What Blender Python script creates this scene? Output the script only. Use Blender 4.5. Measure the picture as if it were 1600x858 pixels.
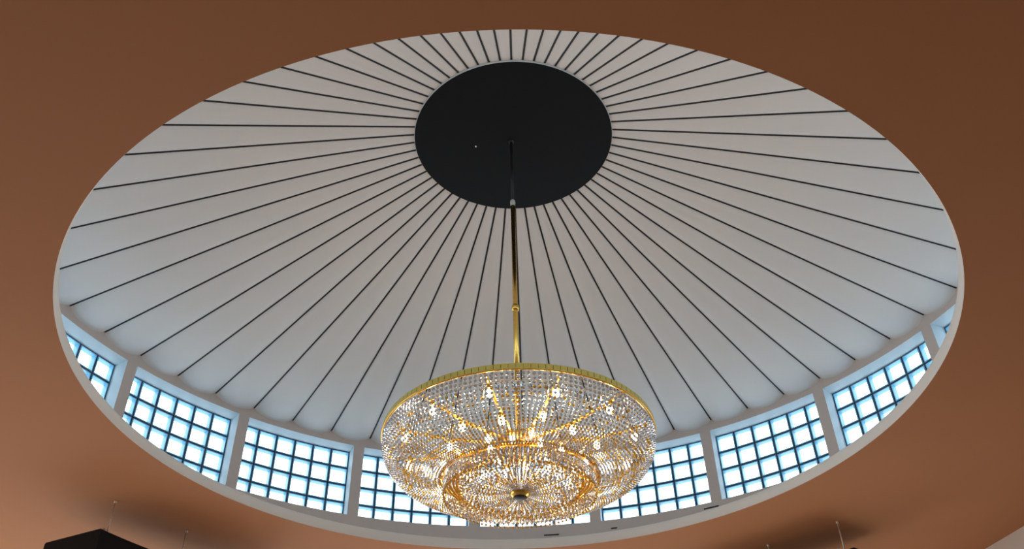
import bpy, math, random
from mathutils import Vector, Matrix
random.seed(7)
PI = math.pi
for o in list(bpy.data.objects):
    bpy.data.objects.remove(o, do_unlink=True)
SC = bpy.context.scene
COL = SC.collection

# ------------------------------------------------------------------ units
# the opening in the flat ceiling has radius 1; a glass block (0.2 m pitch) fixes the metre
S = 2.726
EYE = 1.55                                    # camera above the floor
def Z(h): return EYE + h * S

# ------------------------------------------------------------------ camera
F_PX, PITCH, ROLL, YAW = 1401.79, 0.676366, -0.022696, 0.0385337
CAMX, CAMD = -0.0765279, 1.815162
fw = Vector((math.sin(YAW)*math.cos(PITCH), math.cos(YAW)*math.cos(PITCH), math.sin(PITCH)))
rt = Vector((math.cos(YAW), -math.sin(YAW), 0)); up = rt.cross(fw)
r2 = math.cos(ROLL)*rt + math.sin(ROLL)*up
u2 = -math.sin(ROLL)*rt + math.cos(ROLL)*up
cam = bpy.data.cameras.new('camera'); camo = bpy.data.objects.new('camera', cam); COL.objects.link(camo)
M4 = Matrix((r2, u2, -fw)).transposed().to_4x4()
M4.translation = Vector((CAMX*S, -CAMD*S, EYE)); camo.matrix_world = M4
cam.sensor_width = 36; cam.lens = F_PX/1600*36; cam.clip_end = 200
SC.camera = camo

# ------------------------------------------------------------------ world, exposure
w = bpy.data.worlds.new('world'); SC.world = w; w.use_nodes = True
w.node_tree.nodes['Background'].inputs[0].default_value = (.62, .8, 1, 1)
w.node_tree.nodes['Background'].inputs[1].default_value = .6
vs = SC.view_settings
vs.view_transform = 'Standard'; vs.look = 'None'; vs.gamma = 1; vs.exposure = 0.15
vs.use_curve_mapping = False
BLOCK_GLOW = 3.2          # daylight behind the glass blocks
ADDED_WIN_GLOW = 3.1           # glow of the windows added in the hall to light the ceiling
BULB_GLOW = 42.0

# ------------------------------------------------------------------ materials
def mat(name, col, rough=.6, metal=0, bump=0, bscale=40, var=0, vscale=3, spec=.5, emis=None, estr=0):
    m = bpy.data.materials.new(name); m.use_nodes = True
    nt = m.node_tree; b = nt.nodes['Principled BSDF']
    b.inputs['Base Color'].default_value = (*col, 1)
    b.inputs['Roughness'].default_value = rough
    b.inputs['Metallic'].default_value = metal
    b.inputs['Specular IOR Level'].default_value = spec
    tc = nt.nodes.new('ShaderNodeTexCoord')
    if var:
        n = nt.nodes.new('ShaderNodeTexNoise'); n.inputs['Scale'].default_value = vscale; n.inputs['Detail'].default_value = 4
        nt.links.new(tc.outputs['Object'], n.inputs['Vector'])
        r = nt.nodes.new('ShaderNodeMapRange'); r.inputs['To Min'].default_value = 1-var; r.inputs['To Max'].default_value = 1+var
        nt.links.new(n.outputs['Fac'], r.inputs['Value'])
        mx = nt.nodes.new('ShaderNodeVectorMath'); mx.operation = 'SCALE'; mx.inputs[0].default_value = col
        nt.links.new(r.outputs[0], mx.inputs['Scale']); nt.links.new(mx.outputs[0], b.inputs['Base Color'])
    if bump:
        n = nt.nodes.new('ShaderNodeTexNoise'); n.inputs['Scale'].default_value = bscale; n.inputs['Detail'].default_value = 6
        nt.links.new(tc.outputs['Object'], n.inputs['Vector'])
        bp = nt.nodes.new('ShaderNodeBump'); bp.inputs['Strength'].default_value = bump; bp.inputs['Distance'].default_value = .01
        nt.links.new(n.outputs['Fac'], bp.inputs['Height']); nt.links.new(bp.outputs[0], b.inputs['Normal'])
    if emis:
        b.inputs['Emission Color'].default_value = (*emis, 1); b.inputs['Emission Strength'].default_value = estr
    return m
def emitter(name, col, s):
    m = bpy.data.materials.new(name); m.use_nodes = True; nt = m.node_tree; nt.nodes.clear()
    e = nt.nodes.new('ShaderNodeEmission'); e.inputs[0].default_value = (*col, 1); e.inputs[1].default_value = s
    o = nt.nodes.new('ShaderNodeOutputMaterial'); nt.links.new(e.outputs[0], o.inputs[0]); return m
def thin_glass(name, refl=.06):
    m = bpy.data.materials.new(name); m.use_nodes = True; nt = m.node_tree; nt.nodes.clear()
    t = nt.nodes.new('ShaderNodeBsdfTransparent'); t.inputs[0].default_value = (.93, .98, 1, 1)
    g = nt.nodes.new('ShaderNodeBsdfGlossy'); g.inputs['Roughness'].default_value = .08
    x = nt.nodes.new('ShaderNodeMixShader'); x.inputs[0].default_value = refl
    o = nt.nodes.new('ShaderNodeOutputMaterial')
    nt.links.new(t.outputs[0], x.inputs[1]); nt.links.new(g.outputs[0], x.inputs[2]); nt.links.new(x.outputs[0], o.inputs[0]); return m
def crystal(name, tint, shine, body, refl=.62, solid=.6, ior=1.5):
    # cut crystal: part refracts, part mirrors off the facets, part scatters off the many inner faces
    m = bpy.data.materials.new(name); m.use_nodes = True; nt = m.node_tree; nt.nodes.clear()
    t = nt.nodes.new('ShaderNodeBsdfGlass'); t.inputs['Color'].default_value = (*tint, 1); t.inputs['Roughness'].default_value = .02; t.inputs['IOR'].default_value = ior
    d = nt.nodes.new('ShaderNodeBsdfDiffuse'); d.inputs[0].default_value = (*body, 1)
    g = nt.nodes.new('ShaderNodeBsdfGlossy'); g.inputs['Color'].default_value = (*shine, 1); g.inputs['Roughness'].default_value = .05
    y = nt.nodes.new('ShaderNodeMixShader'); y.inputs[0].default_value = solid
    x = nt.nodes.new('ShaderNodeMixShader'); x.inputs[0].default_value = refl
    o = nt.nodes.new('ShaderNodeOutputMaterial')
    nt.links.new(t.outputs[0], y.inputs[1]); nt.links.new(d.outputs[0], y.inputs[2])
    nt.links.new(y.outputs[0], x.inputs[1]); nt.links.new(g.outputs[0], x.inputs[2]); nt.links.new(x.outputs[0], o.inputs[0]); return m

MT = dict(
    ceil=mat('terracotta_paint', (.44, .178, .065), .8, bump=.05, bscale=60, var=.05, vscale=1.2),
    panel=mat('white_plaster_panel', (.84, .775, .735), .6, bump=.03, bscale=30, var=.02, vscale=2),
    drum=mat('drum_plaster', (.62, .525, .48), .8, bump=.05, bscale=50, var=.02),
    reveal=mat('reveal_daylight_tint', (.58, .64, .67), .6),  # wall finish with the bluish window light put into its colour
    lip=mat('lip_paint', (.76, .71, .66), .5, bump=.03),
    seam=mat('seam_black', (.008, .008, .010), .5),
    disc=mat('disc_black', (.007, .0075, .008), .85, bump=.03, bscale=80, spec=.25),
    disc_rim=mat('disc_rim_grey', (.62, .62, .6), .4, metal=.3),
    joint=mat('joint_dark_blue', (.012, .022, .05), .5),
    block_side=mat('block_side_blue_glass', (.20, .50, .72), .15, spec=.6),
    block_face=emitter('block_daylight', (.83, .94, 1.0), BLOCK_GLOW),
    block_front=thin_glass('block_front_glass'),
    gold=mat('polished_gold', (.83, .52, .12), .22, metal=1),
    amber_gold=mat('orange_gold', (.95, .56, .10), .28, metal=1),
    band=mat('brushed_brass', (.50, .37, .095), .4, metal=1, bump=.15, bscale=120, var=.12, vscale=9),
    dark=mat('black_metal', (.012, .012, .012), .5, metal=.2),
    clear=crystal('clear_crystal', (.96, .97, 1), (.95, .95, .97), (.6, .6, .62)),
    amber=crystal('amber_crystal', (1, .72, .25), (1, .68, .22), (.7, .40, .06)),
    bulb=emitter('bulb_glow', (1, .84, .60), BULB_GLOW),
    box=mat('box_black', (.005, .005, .005), .7, spec=.2),
    box_in=mat('box_grille_black', (.004, .004, .004), .8),
    rod=mat('rod_pale', (.72, .62, .52), .45, metal=.2),
    wall=mat('wall_cream', (.74, .65, .57), .8, bump=.04, var=.02),
    floor=mat('floor_stone', (.62, .585, .54), .5, var=.12, vscale=1.5),
    frame=mat('window_frame_white', (.8, .8, .8), .5),
    pane=emitter('added_pane_glow', (.93, .97, 1.0), ADDED_WIN_GLOW),  # emitting panes of the added hall windows
    white=mat('white_plastic', (.85, .85, .85), .4),
)

# ------------------------------------------------------------------ mesh helpers
class MB:
    def __init__(s): s.v = []; s.f = []; s.m = []; s.sm = []
    def face(s, ids, mi=0, smooth=False): s.f.append(tuple(ids)); s.m.append(mi); s.sm.append(smooth)
    def quad(s, a, b, c, d, mi=0):
        n = len(s.v); s.v += [tuple(a), tuple(b), tuple(c), tuple(d)]; s.face((n, n+1, n+2, n+3), mi)
    def box(s, x0, x1, y0, y1, z0, z1, mi=0):
        n = len(s.v)
        s.v += [(x, y, z) for z in (z0, z1) for y in (y0, y1) for x in (x0, x1)]
        for f in ((0,2,3,1),(4,5,7,6),(0,1,5,4),(2,6,7,3),(0,4,6,2),(1,3,7,5)): s.face([n+i for i in f], mi)
    def lathe(s, prof, seg, mi=0, closed=False, a0=0, a1=2*PI, cx=0, cy=0, smooth=True):
        full = abs(a1-a0-2*PI) < 1e-6; n = len(s.v); k = len(prof); cnt = seg if full else seg+1
        for i in range(cnt):
            a = a0+(a1-a0)*i/seg
            s.v += [(cx+r*math.sin(a), cy+r*math.cos(a), z) for r, z in prof]
        for i in range(seg):
            j = (i+1) % cnt
            for q in range(k if closed else k-1):
                q2 = (q+1) % k
                s.face((n+i*k+q, n+j*k+q, n+j*k+q2, n+i*k+q2), mi, smooth)
    def tube(s, pts, rad, seg=8, mi=0, cap=True):
        n = len(s.v); pts = [Vector(p) for p in pts]; L = len(pts)
        rads = rad if isinstance(rad, (list, tuple)) else [rad]*L
        for i, p in enumerate(pts):
            t = (pts[min(i+1, L-1)]-pts[max(i-1, 0)]).normalized()
            a = t.orthogonal() if abs(t.z) > .95 else t.cross(Vector((0, 0, 1)))
            a.normalize(); b = t.cross(a)
            s.v += [tuple(p+rads[i]*(math.cos(2*PI*j/seg)*a+math.sin(2*PI*j/seg)*b)) for j in range(seg)]
        for i in range(L-1):
            for j in range(seg):
                k = (j+1) % seg; s.face((n+i*seg+j, n+i*seg+k, n+(i+1)*seg+k, n+(i+1)*seg+j), mi, True)
        if cap:
            s.face([n+j for j in range(seg)][::-1], mi); s.face([n+(L-1)*seg+j for j in range(seg)], mi)
    def bead(s, c, r, mi=0, rz=None, seg=8, rings=5, smooth=False):
        n = len(s.v); rz = rz or r
        s.v.append((c[0], c[1], c[2]+rz))
        for i in range(1, rings):
            t = PI*i/rings
            s.v += [(c[0]+r*math.sin(t)*math.cos(2*PI*j/seg), c[1]+r*math.sin(t)*math.sin(2*PI*j/seg), c[2]+rz*math.cos(t)) for j in range(seg)]
        s.v.append((c[0], c[1], c[2]-rz)); last = len(s.v)-1
        for j in range(seg):
            k = (j+1) % seg
            s.face((n, n+1+j, n+1+k), mi, smooth); s.face((last, last-seg+k, last-seg+j), mi, smooth)
            for i in range(rings-2):
                a = n+1+i*seg; s.face((a+j, a+seg+j, a+seg+k, a+k), mi, smooth)
    def mesh(s, name, mats):
        me = bpy.data.meshes.new(name); me.from_pydata(s.v, [], s.f)
        for m in mats: me.materials.append(MT[m])
        me.polygons.foreach_set('material_index', s.m); me.polygons.foreach_set('use_smooth', s.sm); me.update(); return me
    def obj(s, name, mats, parent=None, **k):
        return put(name, s.mesh(name, mats), parent, **k)
def put(name, me, parent=None, loc=None, rz=None):
    o = bpy.data.objects.new(name, me); COL.objects.link(o)
    if parent: o.parent = parent
    if loc: o.location = loc
    if rz is not None: o.rotation_euler = (0, 0, rz)
    return o
def tag(o, label, cat=None, group=None, kind=None):
    o['label'] = label
    if cat: o['category'] = cat
    if group: o['group'] = group
    if kind: o['kind'] = kind
    return o
def empty(name, loc=(0, 0, 0), rz=0): return put(name, None, None, loc, rz)
def pol(az, r, h):        # azimuth in degrees from the far side, radius and height in opening radii
    a = math.radians(az); return Vector((r*S*math.sin(a), r*S*math.cos(a), Z(h)))

# ------------------------------------------------------------------ measured geometry (opening radii)
H1, LIP = 1.12193, .03355
OX, OY = -.01411, -.00193
R3, HR = 1.49164, 1.7377
H2, R2D, DX, DY = 1.97164, .29098, .00653, .0007
WT, WB, DEPTH = 1.695, 1.409, .060
RIB0 = 2.517

# ------------------------------------------------------------------ the hall: floor, walls, ceiling
WA, WBp = Vector((4.303, 2.80, 0)), Vector((4.416, 2.295, 0))      # foot of the right wall's ceiling line
dirw = (WA-WBp).normalized(); rot = math.atan2(-dirw.x, dirw.y)     # the hall is turned by this angle
def RW(x, y, z=0):
    c, s = math.cos(rot), math.sin(rot); return Vector((x*c-y*s, x*s+y*c, z))
XR = WA.x*math.cos(rot)+WA.y*math.sin(rot); XL, YN, YF = -7.2, -11.0, 8.2
ZC = Z(H1)
b = MB(); b.quad(RW(XL, YN), RW(XR, YN), RW(XR, YF), RW(XL, YF))
tag(b.obj('floor', ['floor']), 'pale stone floor of the hall below the dome', 'floor', kind='structure')
def hall_wall(name, p, q, holes, label):
    # p->q along the wall with its inside on the left; holes are (s0, s1, z0, z1)
    d = (q-p); L = d.length; d.normalize(); b = MB()
    xs = sorted({0, L, *[h[0] for h in holes], *[h[1] for h in holes]}); zs = sorted({0, ZC, *[h[2] for h in holes], *[h[3] for h in holes]})
    for i in range(len(xs)-1):
        for j in range(len(zs)-1):
            cx, cz = (xs[i]+xs[i+1])/2, (zs[j]+zs[j+1])/2
            if any(h[0] < cx < h[1] and h[2] < cz < h[3] for h in holes): continue
            A, B = p+d*xs[i], p+d*xs[i+1]
            b.quad((A.x, A.y, zs[j]), (B.x, B.y, zs[j]), (B.x, B.y, zs[j+1]), (A.x, A.y, zs[j+1]))
    return tag(b.obj(name, ['wall']), label, 'wall', kind='structure')
WIN_N = [0]
def added_window(p, q, hole, label):  # unseen window with emitting panes, added to brighten the ceiling
    WIN_N[0] += 1
    d = (q-p).normalized(); nrm = Vector((-d.y, d.x, 0)); a = math.atan2(d.y, d.x)
    o = empty('window_%d' % (20+WIN_N[0]), p+d*((hole[0]+hole[1])/2)+Vector((0, 0, hole[2])), a)
    W, H = (hole[1]-hole[0])/2, hole[3]-hole[2]
    f = MB(); t = .05
    f.box(-W, W, -.08, .0, 0, t); f.box(-W, W, -.08, .0, H-t, H); f.box(-W, -W+t, -.08, 0, t, H-t); f.box(W-t, W, -.08, 0, t, H-t); f.box(-t/2, t/2, -.08, 0, t, H-t)
    f.obj('window_frame', ['frame'], o)
    for x0, x1 in ((-W+t, -t/2), (t/2, W-t)):
        g = MB(); g.quad((x0, -.05, t), (x1, -.05, t), (x1, -.05, H-t), (x0, -.05, H-t)); g.obj('pane', ['pane'], o)
    tag(o, label, 'window', kind='structure')
c1, c2, c3, c4 = RW(XL, YN), RW(XR, YN), RW(XR, YF), RW(XL, YF)
LEN = {'far': XR-XL, 'left': YF-YN}
h_far = [(1.2, 5.4, .3, 3.3), (6.2, 10.4, .3, 3.3)]
h_left = [(.8, 3.6, .3, 3.3), (4.4, 7.2, .3, 3.3)]
h_right = [(12.0, 14.0, .3, 2.6)]
hall_wall('wall_right', c2, c3, h_right, 'cream wall at the lower right corner of the terracotta ceiling')
hall_wall('wall_far', c3, c4, h_far, 'cream wall on the far side of the hall')
hall_wall('wall_left', c4, c1, h_left, 'cream wall on the left side of the hall')
hall_wall('wall_near', c1, c2, [], 'cream wall behind the viewer')
added_window(c2, c3, h_right[0], 'unseen glowing window added in the right wall of the hall')
for i, h in enumerate(h_far): added_window(c3, c4, h, ['unseen glowing window added in the far wall, right one', 'unseen glowing window added in the far wall, left one'][i])
for i, h in enumerate(h_left): added_window(c4, c1, h, ['unseen glowing window added in the left wall, far one', 'unseen glowing window added in the left wall, near one'][i])

# ceiling with the round hole
b = MB(); N = 288; hub = Vector((OX*S, OY*S, 0)); ring = []
def rect_hit(a):
    d = Vector((math.sin(a), math.cos(a), 0)); c, s = math.cos(-rot), math.sin(-rot)
    h = Vector((hub.x*c-hub.y*s, hub.x*s+hub.y*c, 0)); e = Vector((d.x*c-d.y*s, d.x*s+d.y*c, 0)); t = 1e9
    if e.x > 1e-9: t = min(t, (XR-h.x)/e.x)
    if e.x < -1e-9: t = min(t, (XL-h.x)/e.x)
    if e.y > 1e-9: t = min(t, (YF-h.y)/e.y)
    if e.y < -1e-9: t = min(t, (YN-h.y)/e.y)
    return hub+d*t
angs = [2*PI*i/N for i in range(N)]
for c in (c1, c2, c3, c4): angs.append(math.atan2(c.x-hub.x, c.y-hub.y) % (2*PI))
angs.sort()
for a in angs:
    p = hub+Vector((math.sin(a), math.cos(a), 0))*S; q = rect_hit(a)
    b.v += [(p.x, p.y, ZC), (q.x, q.y, ZC)]
for i in range(len(angs)):
    j = (i+1) % len(angs); b.face((2*i, 2*i+1, 2*j+1, 2*j))
tag(b.obj('ceiling', ['ceil']), 'flat terracotta painted ceiling around the big round opening', 'ceiling', kind='structure')
# lip round the hole
b = MB(); z0, z1 = ZC, ZC+LIP*S; R = S
b.lathe([(R+.02, z0+.001), (R, z0), (R-.003, z0+.008), (R-.010, z0+.028), (R-.012, z0+.05), (R-.010, z0+.070), (R-.003, z0+.085), (R+.004, z0+.090), (R+.02, z0+.0915), (R+.2, z1)], 288, cx=hub.x, cy=hub.y)
tag(b.obj('trim_1', ['lip']), 'pale rounded moulding around the rim of the ceiling opening', 'trim', kind='structure')

# ------------------------------------------------------------------ the drum with its twenty glass block windows
BAY, HALF, C0 = 18.0, 8.2, 4.5
b = MB(); zl = H1+LIP
def wall_patch(a0, a1, h0, h1, n):
    for i in range(n):
        p, q = a0+(a1-a0)*i/n, a0+(a1-a0)*(i+1)/n
        b.quad(pol(p, R3, h0), pol(q, R3, h0), pol(q, R3, h1), pol(p, R3, h1), 0)
RB = R3+DEPTH
for k in range(20):
    c = C0+BAY*k
    wall_patch(c-BAY/2, c-HALF, zl, HR+.01, 1); wall_patch(c+HALF, c+BAY/2, zl, HR+.01, 1)
    wall_patch(c-HALF, c+HALF, zl, WB, 6); wall_patch(c-HALF, c+HALF, WT, HR+.01, 6)
    for s in (-1, 1):
        b.quad(pol(c+s*HALF, R3, WB), pol(c+s*HALF, RB+.03, WB), pol(c+s*HALF, RB+.03, WT), pol(c+s*HALF, R3, WT), 1)
    for i in range(6):
        p, q = c-HALF+2*HALF*i/6, c-HALF+2*HALF*(i+1)/6
        for h in (WB, WT): b.quad(pol(p, R3, h), pol(q, R3, h), pol(q, RB+.03, h), pol(p, RB+.03, h), 1)
drum = tag(b.obj('wall_drum', ['drum', 'reveal']), 'round beige drum wall holding the glass block windows under the dome', 'wall', kind='structure')
b = MB(); b.lathe([(1.03*S, ZC+LIP*S-.002), (R3*S, ZC+LIP*S-.002)], 120)
b.obj('ledge', ['lip'], drum)

# glass block: x along the wall, y outwards, z up; origin at its centre on the front face
PX = 2*HALF/6; pw = 2*(R3+DEPTH)*S*math.sin(math.radians(PX/2)); ph = (WT-WB)*S/4; J = .0065
b = MB(); X, Zz = pw/2-J, ph/2-J; e = .010; bk = .052
def ringq(x0, z0, y0, x1, z1, y1, mi):
    A = [(-x0, y0, -z0), (x0, y0, -z0), (x0, y0, z0), (-x0, y0, z0)]; B = [(-x1, y1, -z1), (x1, y1, -z1), (x1, y1, z1), (-x1, y1, z1)]
    for i in range(4): b.quad(A[i], A[(i+1) % 4], B[(i+1) % 4], B[i], mi)
ringq(X, Zz, .06, X, Zz, .003, 0); ringq(X, Zz, .003, X-e*.4, Zz-e*.4, -.002, 0); ringq(X-e*.4, Zz-e*.4, -.002, X-e, Zz-e, 0, 0)
ringq(X-e, Zz-e, 0, X-e-.006, Zz-e-.006, bk, 0)
x, z = X-e-.006, Zz-e-.006
b.quad((-x, bk, -z), (x, bk, -z), (x, bk, z), (-x, bk, z), 1)
x, z = X-e, Zz-e
b.quad((-x, 0, -z), (x, 0, -z), (x, 0, z), (-x, 0, z), 2)
block_me = b.mesh('glass_block', ['block_side', 'block_face', 'block_front'])
WLAB = {-3: 'left edge of the opening, mostly cut off by the rim', -2: 'second from the left, right of the cut off one', -1: 'left of the chandelier, fully in view',
        0: 'just left of the chandelier, half hidden behind it', 1: 'directly behind the chandelier', 2: 'just right of the chandelier, left part hidden', 3: 'right of the chandelier, fully in view',
        4: 'far right, last fully seen before the rim cuts in', 5: 'sliver at the right edge of the opening'}
for k in range(20):
    kk = k-1 if k < 13 else k-21          # bay index, 0 = just left of the far axis
    c = C0+BAY*(kk-1)
    base = pol(c, RB, WB)
    o = empty('window_%d' % (k+1), base, -math.radians(c))
    inv = Matrix.Translation(base) @ Matrix.Rotation(-math.radians(c), 4, 'Z'); inv.invert()
    for i in range(6):
        az = c-HALF+PX*(i+.5)
        for j in range(4):
            g = put('glass_block', block_me, o); P = inv @ Vector((*pol(az, RB*math.cos(math.radians(PX/2)), 0).xy, Z(WB)+ph*(j+.5)))
            g.location = P; g.rotation_euler = (0, 0, -math.radians(az-c))
    jb = MB()
    for i in range(7):
        az = math.radians(c-HALF+PX*i); r0, r1 = RB*S+.005, RB*S+.075; t = J
        for sgn in (0,):
            d = Vector((math.sin(az), math.cos(az), 0)); tn = Vector((math.cos(az), -math.sin(az), 0))
            n = len(jb.v)
            for zz in (Z(WB), Z(WT)):
                for rr, ss in ((r0, -t), (r0, t), (r1, t), (r1, -t)):
                    jb.v.append(tuple(inv @ (d*rr+tn*ss+Vector((0, 0, zz)))))
            for f in ((0, 1, 5, 4), (1, 2, 6, 5), (2, 3, 7, 6), (3, 0, 4, 7)): jb.face([n+q for q in f])
    for j in range(5):
        zc = Z(WB)+ph*j
        for i in range(6):
            n = len(jb.v)
            for zz in (zc-J, zc+J):
                for az, rr in ((c-HALF+PX*i, RB*S+.005), (c-HALF+PX*(i+1), RB*S+.005), (c-HALF+PX*(i+1), RB*S+.075), (c-HALF+PX*i, RB*S+.075)):
                    a = math.radians(az); jb.v.append(tuple(inv @ Vector((rr*math.sin(a), rr*math.cos(a), zz))))
            for f in ((0, 1, 5, 4), (0, 3, 2, 1), (4, 5, 6, 7), (2, 3, 7, 6)): jb.face([n+q for q in f])
    jb.obj('joint_grid', ['joint'], o)
    idx = kk-1
    tag(o, 'glass block window in the drum, '+WLAB.get(idx+1, 'on the near side of the drum hidden by the ceiling'), 'window', 'glass block windows around the drum', 'structure')

# ------------------------------------------------------------------ the fluted dome
dome = tag(empty('ceiling_dome', (0, 0, Z(H2))), 'shallow white fluted dome of sixty radial panels with black seams', 'ceiling', kind='structure')
def warp(az):
    az = (az+180) % 360-180
    e = .7*math.cos(math.radians(2*az)); a = abs(az)
    return e if a < 90 else -.7*max(0, 1-(a-90)/45)
def seam(k, v):
    a0 = RIB0+6*k; a1 = a0+warp(a0)
    p = pol(a0, R2D-.006, H2+.001)+Vector((DX*S, DY*S, 0)); q = pol(a1, R3, HR)
    return p.lerp(q, v)
off = Vector((0, 0, Z(H2)))
NU, NV = 10, 10
for k in range(60):
    b = MB()
    for j in range(NV+1):
        v = j/NV; A, B = seam(k, v), seam(k+1, v); ch = (B-A).length
        ra, rb = A.xy.length, B.xy.length; aa, ab = math.atan2(A.x, A.y), math.atan2(B.x, B.y)
        ab = aa+((ab-aa+PI) % (2*PI)-PI)
        for i in range(NU+1):
            u = i/NU; r = ra+(rb-ra)*u; a = aa+(ab-aa)*u
            sag = .145*ch*(4*u*(1-u))**.75
            b.v.append((r*math.sin(a), r*math.cos(a), A.z+(B.z-A.z)*u-sag-off.z))
    for j in range(NV):
        for i in range(NU):
            n = j*(NU+1)+i; b.face((n, n+1, n+NU+2, n+NU+1), 0, True)
    b.obj('roof_panel', ['panel'], dome)
    b = MB(); A, B = seam(k, .0)-off, seam(k, .997)-off; d = (B-A).normalized(); t = d.cross(Vector((0, 0, 1))).normalized()
    wv = .0070; n = 0
    for P in (A, B):
        for sx, sz in ((-wv, -.008), (wv, -.008), (wv, .02), (-wv, .02)): b.v.append(tuple(P+t*sx+Vector((0, 0, sz))))
    for f in ((0, 1, 5, 4), (1, 2, 6, 5), (2, 3, 7, 6), (3, 0, 4, 7), (0, 3, 2, 1), (4, 5, 6, 7)): b.face(f)
    b.obj('seam_strip', ['seam'], dome)

# black disc at the crown
b = MB(); rd = R2D*S
b.lathe([(0, -.030), (rd-.012, -.030), (rd-.004, -.026)], 160, 0)
b.lathe([(rd-.004, -.026), (rd, -.022), (rd, .03)], 160, 1)
disc = put('crown_disc', None, None, (DX*S, DY*S, Z(H2)))
b1 = MB(); b1.lathe([(0, -.030), (rd-.012, -.030), (rd-.003, -.026)], 160, 0); b1.obj('disc_face', ['disc'], disc)
b1 = MB(); b1.lathe([(rd-.003, -.026), (rd+.001, -.020), (rd+.001, .03)], 160, 0); b1.obj('disc_edge', ['disc_rim'], disc)
tag(disc, 'large flat black disc closing the crown of the white dome', 'ceiling disc')

# small dot on the disc
b = MB(); b.lathe([(0, -.010), (.005, -.009), (.007, -.004), (.007, 0)], 16); 
P = Vector((0, 0, 0))
def on_plane(x, y, z):
    d = fw + r2*((x-800)/F_PX) - u2*((y-429)/F_PX); o = camo.matrix_world.translation; return o + d*((z-o.z)/d.z)
tag(b.obj('ceiling_sensor', ['white'], None, loc=on_plane(743.5, 228.5, Z(H2)-.030)), 'tiny white sensor on the black disc left of the chandelier stem', 'sensor')

# slots in the drum wall under the windows
for (a0, a1, h, lab) in ((29.5, 31.7, 1.388, 'thin dark slot in the drum wall, right of the chandelier'), (5.8, 8.0, 1.369, 'thin dark slot in the drum wall, just below the chandelier fringe'), (15.7, 16.6, 1.374, 'very short dark slot in the drum wall, between the two longer ones')):
    b = MB(); th = .006
    for r, y in ((R3*S-.006, 0),):
        for i in range(4):
            p, q = math.radians(a0+(a1-a0)*i/4), math.radians(a0+(a1-a0)*(i+1)/4)
            n = len(b.v)
            for zz in (-th, th):
                for rr, a in ((r, p), (r, q), (r+.006, q), (r+.006, p)): b.v.append((rr*math.sin(a), rr*math.cos(a), zz))
            for f in ((0, 1, 5, 4), (0, 3, 2, 1), (4, 5, 6, 7)): b.face([n+x for x in f])
    tag(b.obj('wall_slot', ['dark'], None, loc=(0, 0, Z(h))), lab, 'slot', 'slots below the windows')

# ------------------------------------------------------------------ hanging black boxes
def black_box(az0, az1, rods, label):
    # a curved black trough that follows the opening, hung on thin rods along both edges
    ri, ro, H = 1.284*S, 1.500*S, .19
    bot = ZC-.253-H; am = math.radians((az0+az1)/2); rc = (ri+ro)/2
    base = Vector((rc*math.sin(am), rc*math.cos(am), bot))
    o = empty('suspended_trough', base)
    def P(r, az, z): a = math.radians(az); return Vector((r*math.sin(a), r*math.cos(a), z+bot))-base
    def sector(name, prof, mi, close=True):
        b = MB(); n = 14; k = len(prof)
        for i in range(n+1): b.v += [tuple(P(r, az0+(az1-az0)*i/n, z)) for r, z in prof]
        for i in range(n):
            for q in range(k if close else k-1):
                q2 = (q+1) % k; b.face((i*k+q, (i+1)*k+q, (i+1)*k+q2, i*k+q2))
        if close: b.face(list(range(k))); b.face([n*k+q for q in range(k)][::-1])
        return b.obj(name, [mi], o)
    e = .010
    sector('body', [(ri, e), (ri, H-e), (ri+e, H), (ro-e, H), (ro, H-e), (ro, e), (ro-e, 0), (ro-.06, 0), (ro-.06, .04), (ri+.06, .04), (ri+.06, 0), (ri+e, 0)], 'box')
    sector('underside_panel', [(ri+.06, .034), (ro-.06, .034)], 'box_in', False)
    hang = ZC-bot
    for az, r in [(q, 1.2905*S) for q in rods]+[(q+(rods[1]-rods[0])*.43, 1.48*S) for q in rods[:2]]:
        if True:
            p = P(r, az, 0); b = MB(); b.tube([(p.x, p.y, H-.004), (p.x, p.y, hang-.012)], .0062, 8); rod = b.obj('hanging_rod', ['rod'], o)
            b = MB(); b.lathe([(0, hang-.016), (.010, hang-.015), (.012, hang-.002), (.012, hang)], 12, cx=p.x, cy=p.y); b.obj('ceiling_cap', ['rod'], rod)
    tag(o, label, 'hanging trough', 'black troughs hung from the ceiling')
black_box(-62.5, -36.5, (-61.3, -49.8, -38.3), 'curved black trough hung on thin rods at the lower left of the ceiling')
black_box(53.2, 27.5, (51.7, 40.7, 29.6), 'curved black trough hung on thin rods at the lower right of the ceiling')

# ------------------------------------------------------------------ the chandelier
CX, CY = 0.0, 0.0
ZB = Z(.835)
ch = empty('crystal_chandelier', (CX, CY, ZB))
def lz(h): return Z(h)-ZB
# stem
b = MB(); b.tube([(0, 0, lz(1.716)), (0, 0, lz(H2)-.03)], .012, 12); b.lathe([(0, lz(H2)-.05), (.02, lz(H2)-.048), (.024, lz(H2)-.03)], 24); b.obj('upper_stem', ['dark'], ch)
b = MB(); b.tube([(0, 0, lz(.93)), (0, 0, lz(1.704))], .017, 16); stem = b.obj('stem', ['gold'], ch)
b = MB(); b.lathe([(.017, lz(1.340)), (.024, lz(1.342)), (.026, lz(1.348)), (.026, lz(1.352)), (.024, lz(1.357)), (.017, lz(1.359))], 24); b.obj('collar', ['gold'], stem)
b = MB(); b.lathe([(.012, lz(1.723)), (.018, lz(1.720)), (.020, lz(1.714)), (.018, lz(1.707)), (.017, lz(1.700))], 24); b.obj('coupling', ['disc_rim'], ch)
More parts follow.
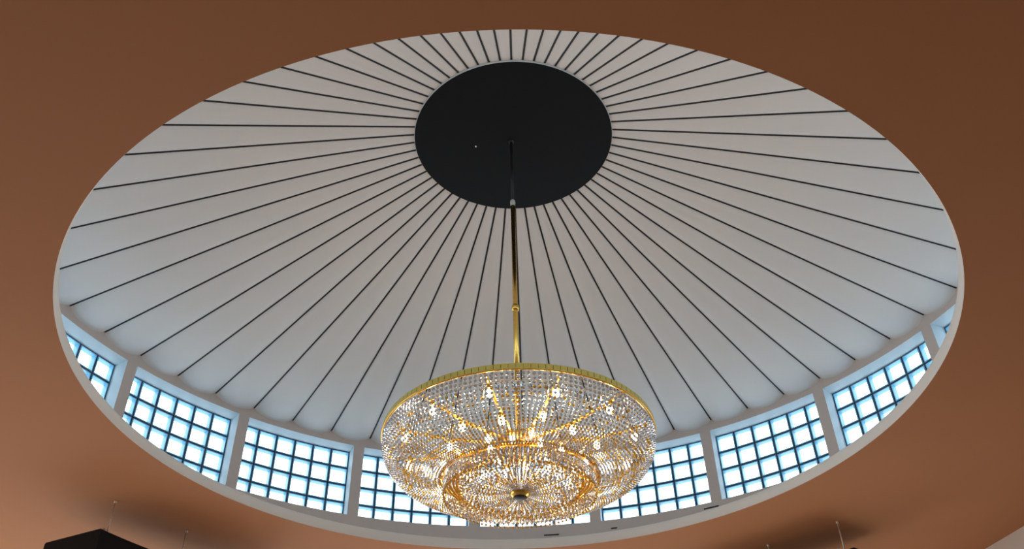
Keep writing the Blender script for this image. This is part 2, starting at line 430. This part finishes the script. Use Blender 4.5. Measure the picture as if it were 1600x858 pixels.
# ring band of brass plates
RR, HB0, HB1 = .307, .9705, .9845
b = MB(); r = RR*S
b.lathe([(r-.010, lz(HB0)), (r+.002, lz(HB0)-.004), (r+.006, lz(HB0)), (r+.002, lz(HB0)+.006)], 192, 0)
b.lathe([(r-.004, lz(HB0)), (r-.004, lz(HB1)), (r-.010, lz(HB1)), (r-.010, lz(HB0))], 192, 0)
b.obj('ring', ['gold'], ch)
NS = 128; b = MB(); w2 = r*math.tan(PI/NS)-.0018; zz0, zz1 = lz(HB0)+.006, lz(HB1)
n = 0; b.box(-w2, w2, r-.004, r+.002, zz0, zz1)
pl = b.mesh('band_plate', ['band'])
for i in range(NS): put('band_plate', pl, ch, None, 2*PI*(i+.5)/NS)
# net of bead strands from the ring down to the inner ring
def bez(P, t):
    a = (1-t); return tuple(a**3*P[0][i]+3*a*a*t*P[1][i]+3*a*t*t*P[2][i]+t**3*P[3][i] for i in (0, 1))
def strand(P, d0, d1, gap, amber, seed, wire=True, phase=0):
    rnd = random.Random(seed); b = MB(); n = 400
    pts = [bez(P, i/n) for i in range(n+1)]; acc = [0]
    for i in range(n): acc.append(acc[-1]+math.hypot(pts[i+1][0]-pts[i][0], pts[i+1][1]-pts[i][1]))
    T = acc[-1]; s = rnd.random()*phase*d0; q = 0
    while True:
        f = s/T; d = d0+(d1-d0)*f
        s += d/2
        if s > T: break
        while acc[q] < s: q += 1
        b.bead((0, pts[q][0]*S, lz(pts[q][1])), d*S/2, 1 if rnd.random() < amber(f) else 0, seg=6, rings=5)
        s += d/2+gap*d
    if wire: b.tube([(0, pts[i][0]*S, lz(pts[i][1])) for i in range(0, n+1, 40)], .0012, 4, 2)
    return b
OUT = [(.3025, .969), (.3085, .912), (.270, .878), (.168, .878)]
NST = 176
amb = lambda f: .07+.38*f  # bead colour carries the amber tint clear crystal picks up from bulbs and gold
vars_ = [strand(OUT, .0080, .0045, .26, amb, 10+i, phase=.35).mesh('bead_strand', ['clear', 'amber', 'amber_gold']) for i in range(5)]
for i in range(NST): put('bead_strand', vars_[random.randrange(5)], ch, None, 2*PI*i/NST)
# rings
def torus(rr, h, t, name, m):
    b = MB(); b.lathe([(rr*S+t*math.cos(2*PI*j/10), lz(h)+t*math.sin(2*PI*j/10)) for j in range(10)], 128, closed=True); return b.obj(name, [m], ch)
torus(.167, .878, .003, 'fringe_ring', 'amber_gold'); torus(.140, .8765, .003, 'inner_ring', 'amber_gold')
def prism(l, wd, name, mi='clear'):
    b = MB(); n = 6
    for zz, k in ((0, .35), (-.12*l, 1), (-.75*l, .85), (-l, .05)):
        b.v += [(wd*k*math.cos(2*PI*j/n), wd*k*.6*math.sin(2*PI*j/n), zz) for j in range(n)]
    for i in range(3):
        for j in range(n): b.face((i*n+j, i*n+(j+1) % n, (i+1)*n+(j+1) % n, (i+1)*n+j))
    b.bead((0, 0, -l-.008), .008, 1, seg=6, rings=4)
    return b
pm = prism(.085, .012, 'prism').mesh('prism', ['clear', 'amber'])
for i in range(96):
    a = 2*PI*i/96; o = put('prism', pm, ch, (.166*S*math.sin(a), .166*S*math.cos(a), lz(.875)), -a)
pm2 = prism(.075, .012, 'prism').mesh('prism', ['clear', 'amber'])
for i in range(100):
    a = 2*PI*i/100; o = put('prism', pm2, ch, (.262*S*math.sin(a), .262*S*math.cos(a), lz(.972)), -a)
torus(.262, .973, .002, 'prism_ring', 'gold')
pm3 = prism(.046, .009, 'prism').mesh('prism', ['clear', 'amber'])
for cnt, rr, h in ((60, .128, .868), (44, .096, .8555)):
    for i in range(cnt):
        a = 2*PI*i/cnt; put('prism', pm3, ch, (rr*S*math.sin(a), rr*S*math.cos(a), lz(h)), -a)
# inner basket down to the finial
BAS = [(.137, .8775), (.125, .860), (.085, .849), (.022, .849)]
v3 = [strand(BAS, .0078, .0040, .15, lambda f: .28, 60+i, phase=1.0).mesh('basket_strand', ['clear', 'amber', 'amber_gold']) for i in range(4)]
for i in range(76): put('basket_strand', v3[i % 4], ch, None, 2*PI*i/76)
b = MB()
for i in range(150):
    a = 2*PI*i/150
    for q, (rr, h) in enumerate(((.1745, .8815), (.169, .8845), (.161, .8755), (.153, .8745), (.145, .8735), (.138, .871))):
        aa = a+q*PI/150; b.bead((rr*S*math.sin(aa), rr*S*math.cos(aa), lz(h)), .0088, 0, seg=6, rings=4)
o = b.obj('amber_bead_rows', ['amber'], ch); o['kind'] = 'stuff'
# finial
b = MB(); b.lathe([(.0, lz(.856)), (.050, lz(.855)), (.062, lz(.850)), (.060, lz(.846)), (.052, lz(.842)), (.042, lz(.839))], 40); fin = b.obj('finial', ['gold'], ch)
b = MB(); b.lathe([(.042, lz(.839)), (.036, lz(.8375)), (.016, lz(.836)), (0, lz(.8355))], 32); b.obj('finial_cap', ['dark'], fin)
# hub
b = MB(); b.lathe([(.017, lz(1.0)), (.05, lz(.995)), (.11, lz(.985)), (.12, lz(.975)), (.11, lz(.962)), (.06, lz(.952)), (.03, lz(.94)), (.0, lz(.928))], 40); hub_o = b.obj('hub', ['amber_gold'], ch)
b = MB()
for i in range(30):
    a = 2*PI*i/30; b.tube([(.125*math.sin(a), .125*math.cos(a), lz(.978)), (.125*math.sin(a), .125*math.cos(a), lz(.935))], .005, 6)
b.obj('crown_bars', ['amber_gold'], hub_o)
# arms with bulbs
b = MB(); pts = []
for i in range(13):
    t = i/12; pts.append((0, (.04+.262*t)*S, lz(.968+.006*t-.012*math.sin(PI*t))))
b.tube(pts, .0105, 8); arm_me = b.mesh('arm', ['amber_gold'])
cup_b = MB(); cup_b.lathe([(0, .018), (.012, .016), (.02, .004), (.022, -.008), (.014, -.010)], 16); cup_me = cup_b.mesh('lamp_cup', ['gold'])
bb = MB(); bb.bead((0, 0, -.036), 0.019, 0, rz=.026, seg=12, rings=8, smooth=True); bulb_me = bb.mesh('bulb', ['bulb'])
for i in range(12):
    arm = put('arm', arm_me, ch, None, 2*PI*i/12+PI/12)
    for t in ((.10, .45, .84) if i % 2 else (.22, .52, .84)):
        y = (.04+.262*t)*S; zc = lz(.968+.006*t-.012*math.sin(PI*t))
        c_ = put('lamp_cup', cup_me, arm, (.0, y, zc-.016)); put('bulb', bulb_me, arm, (0, y, zc-.016))
tag(ch, 'large round crystal bead chandelier with brass rim hanging on a long golden stem', 'chandelier')
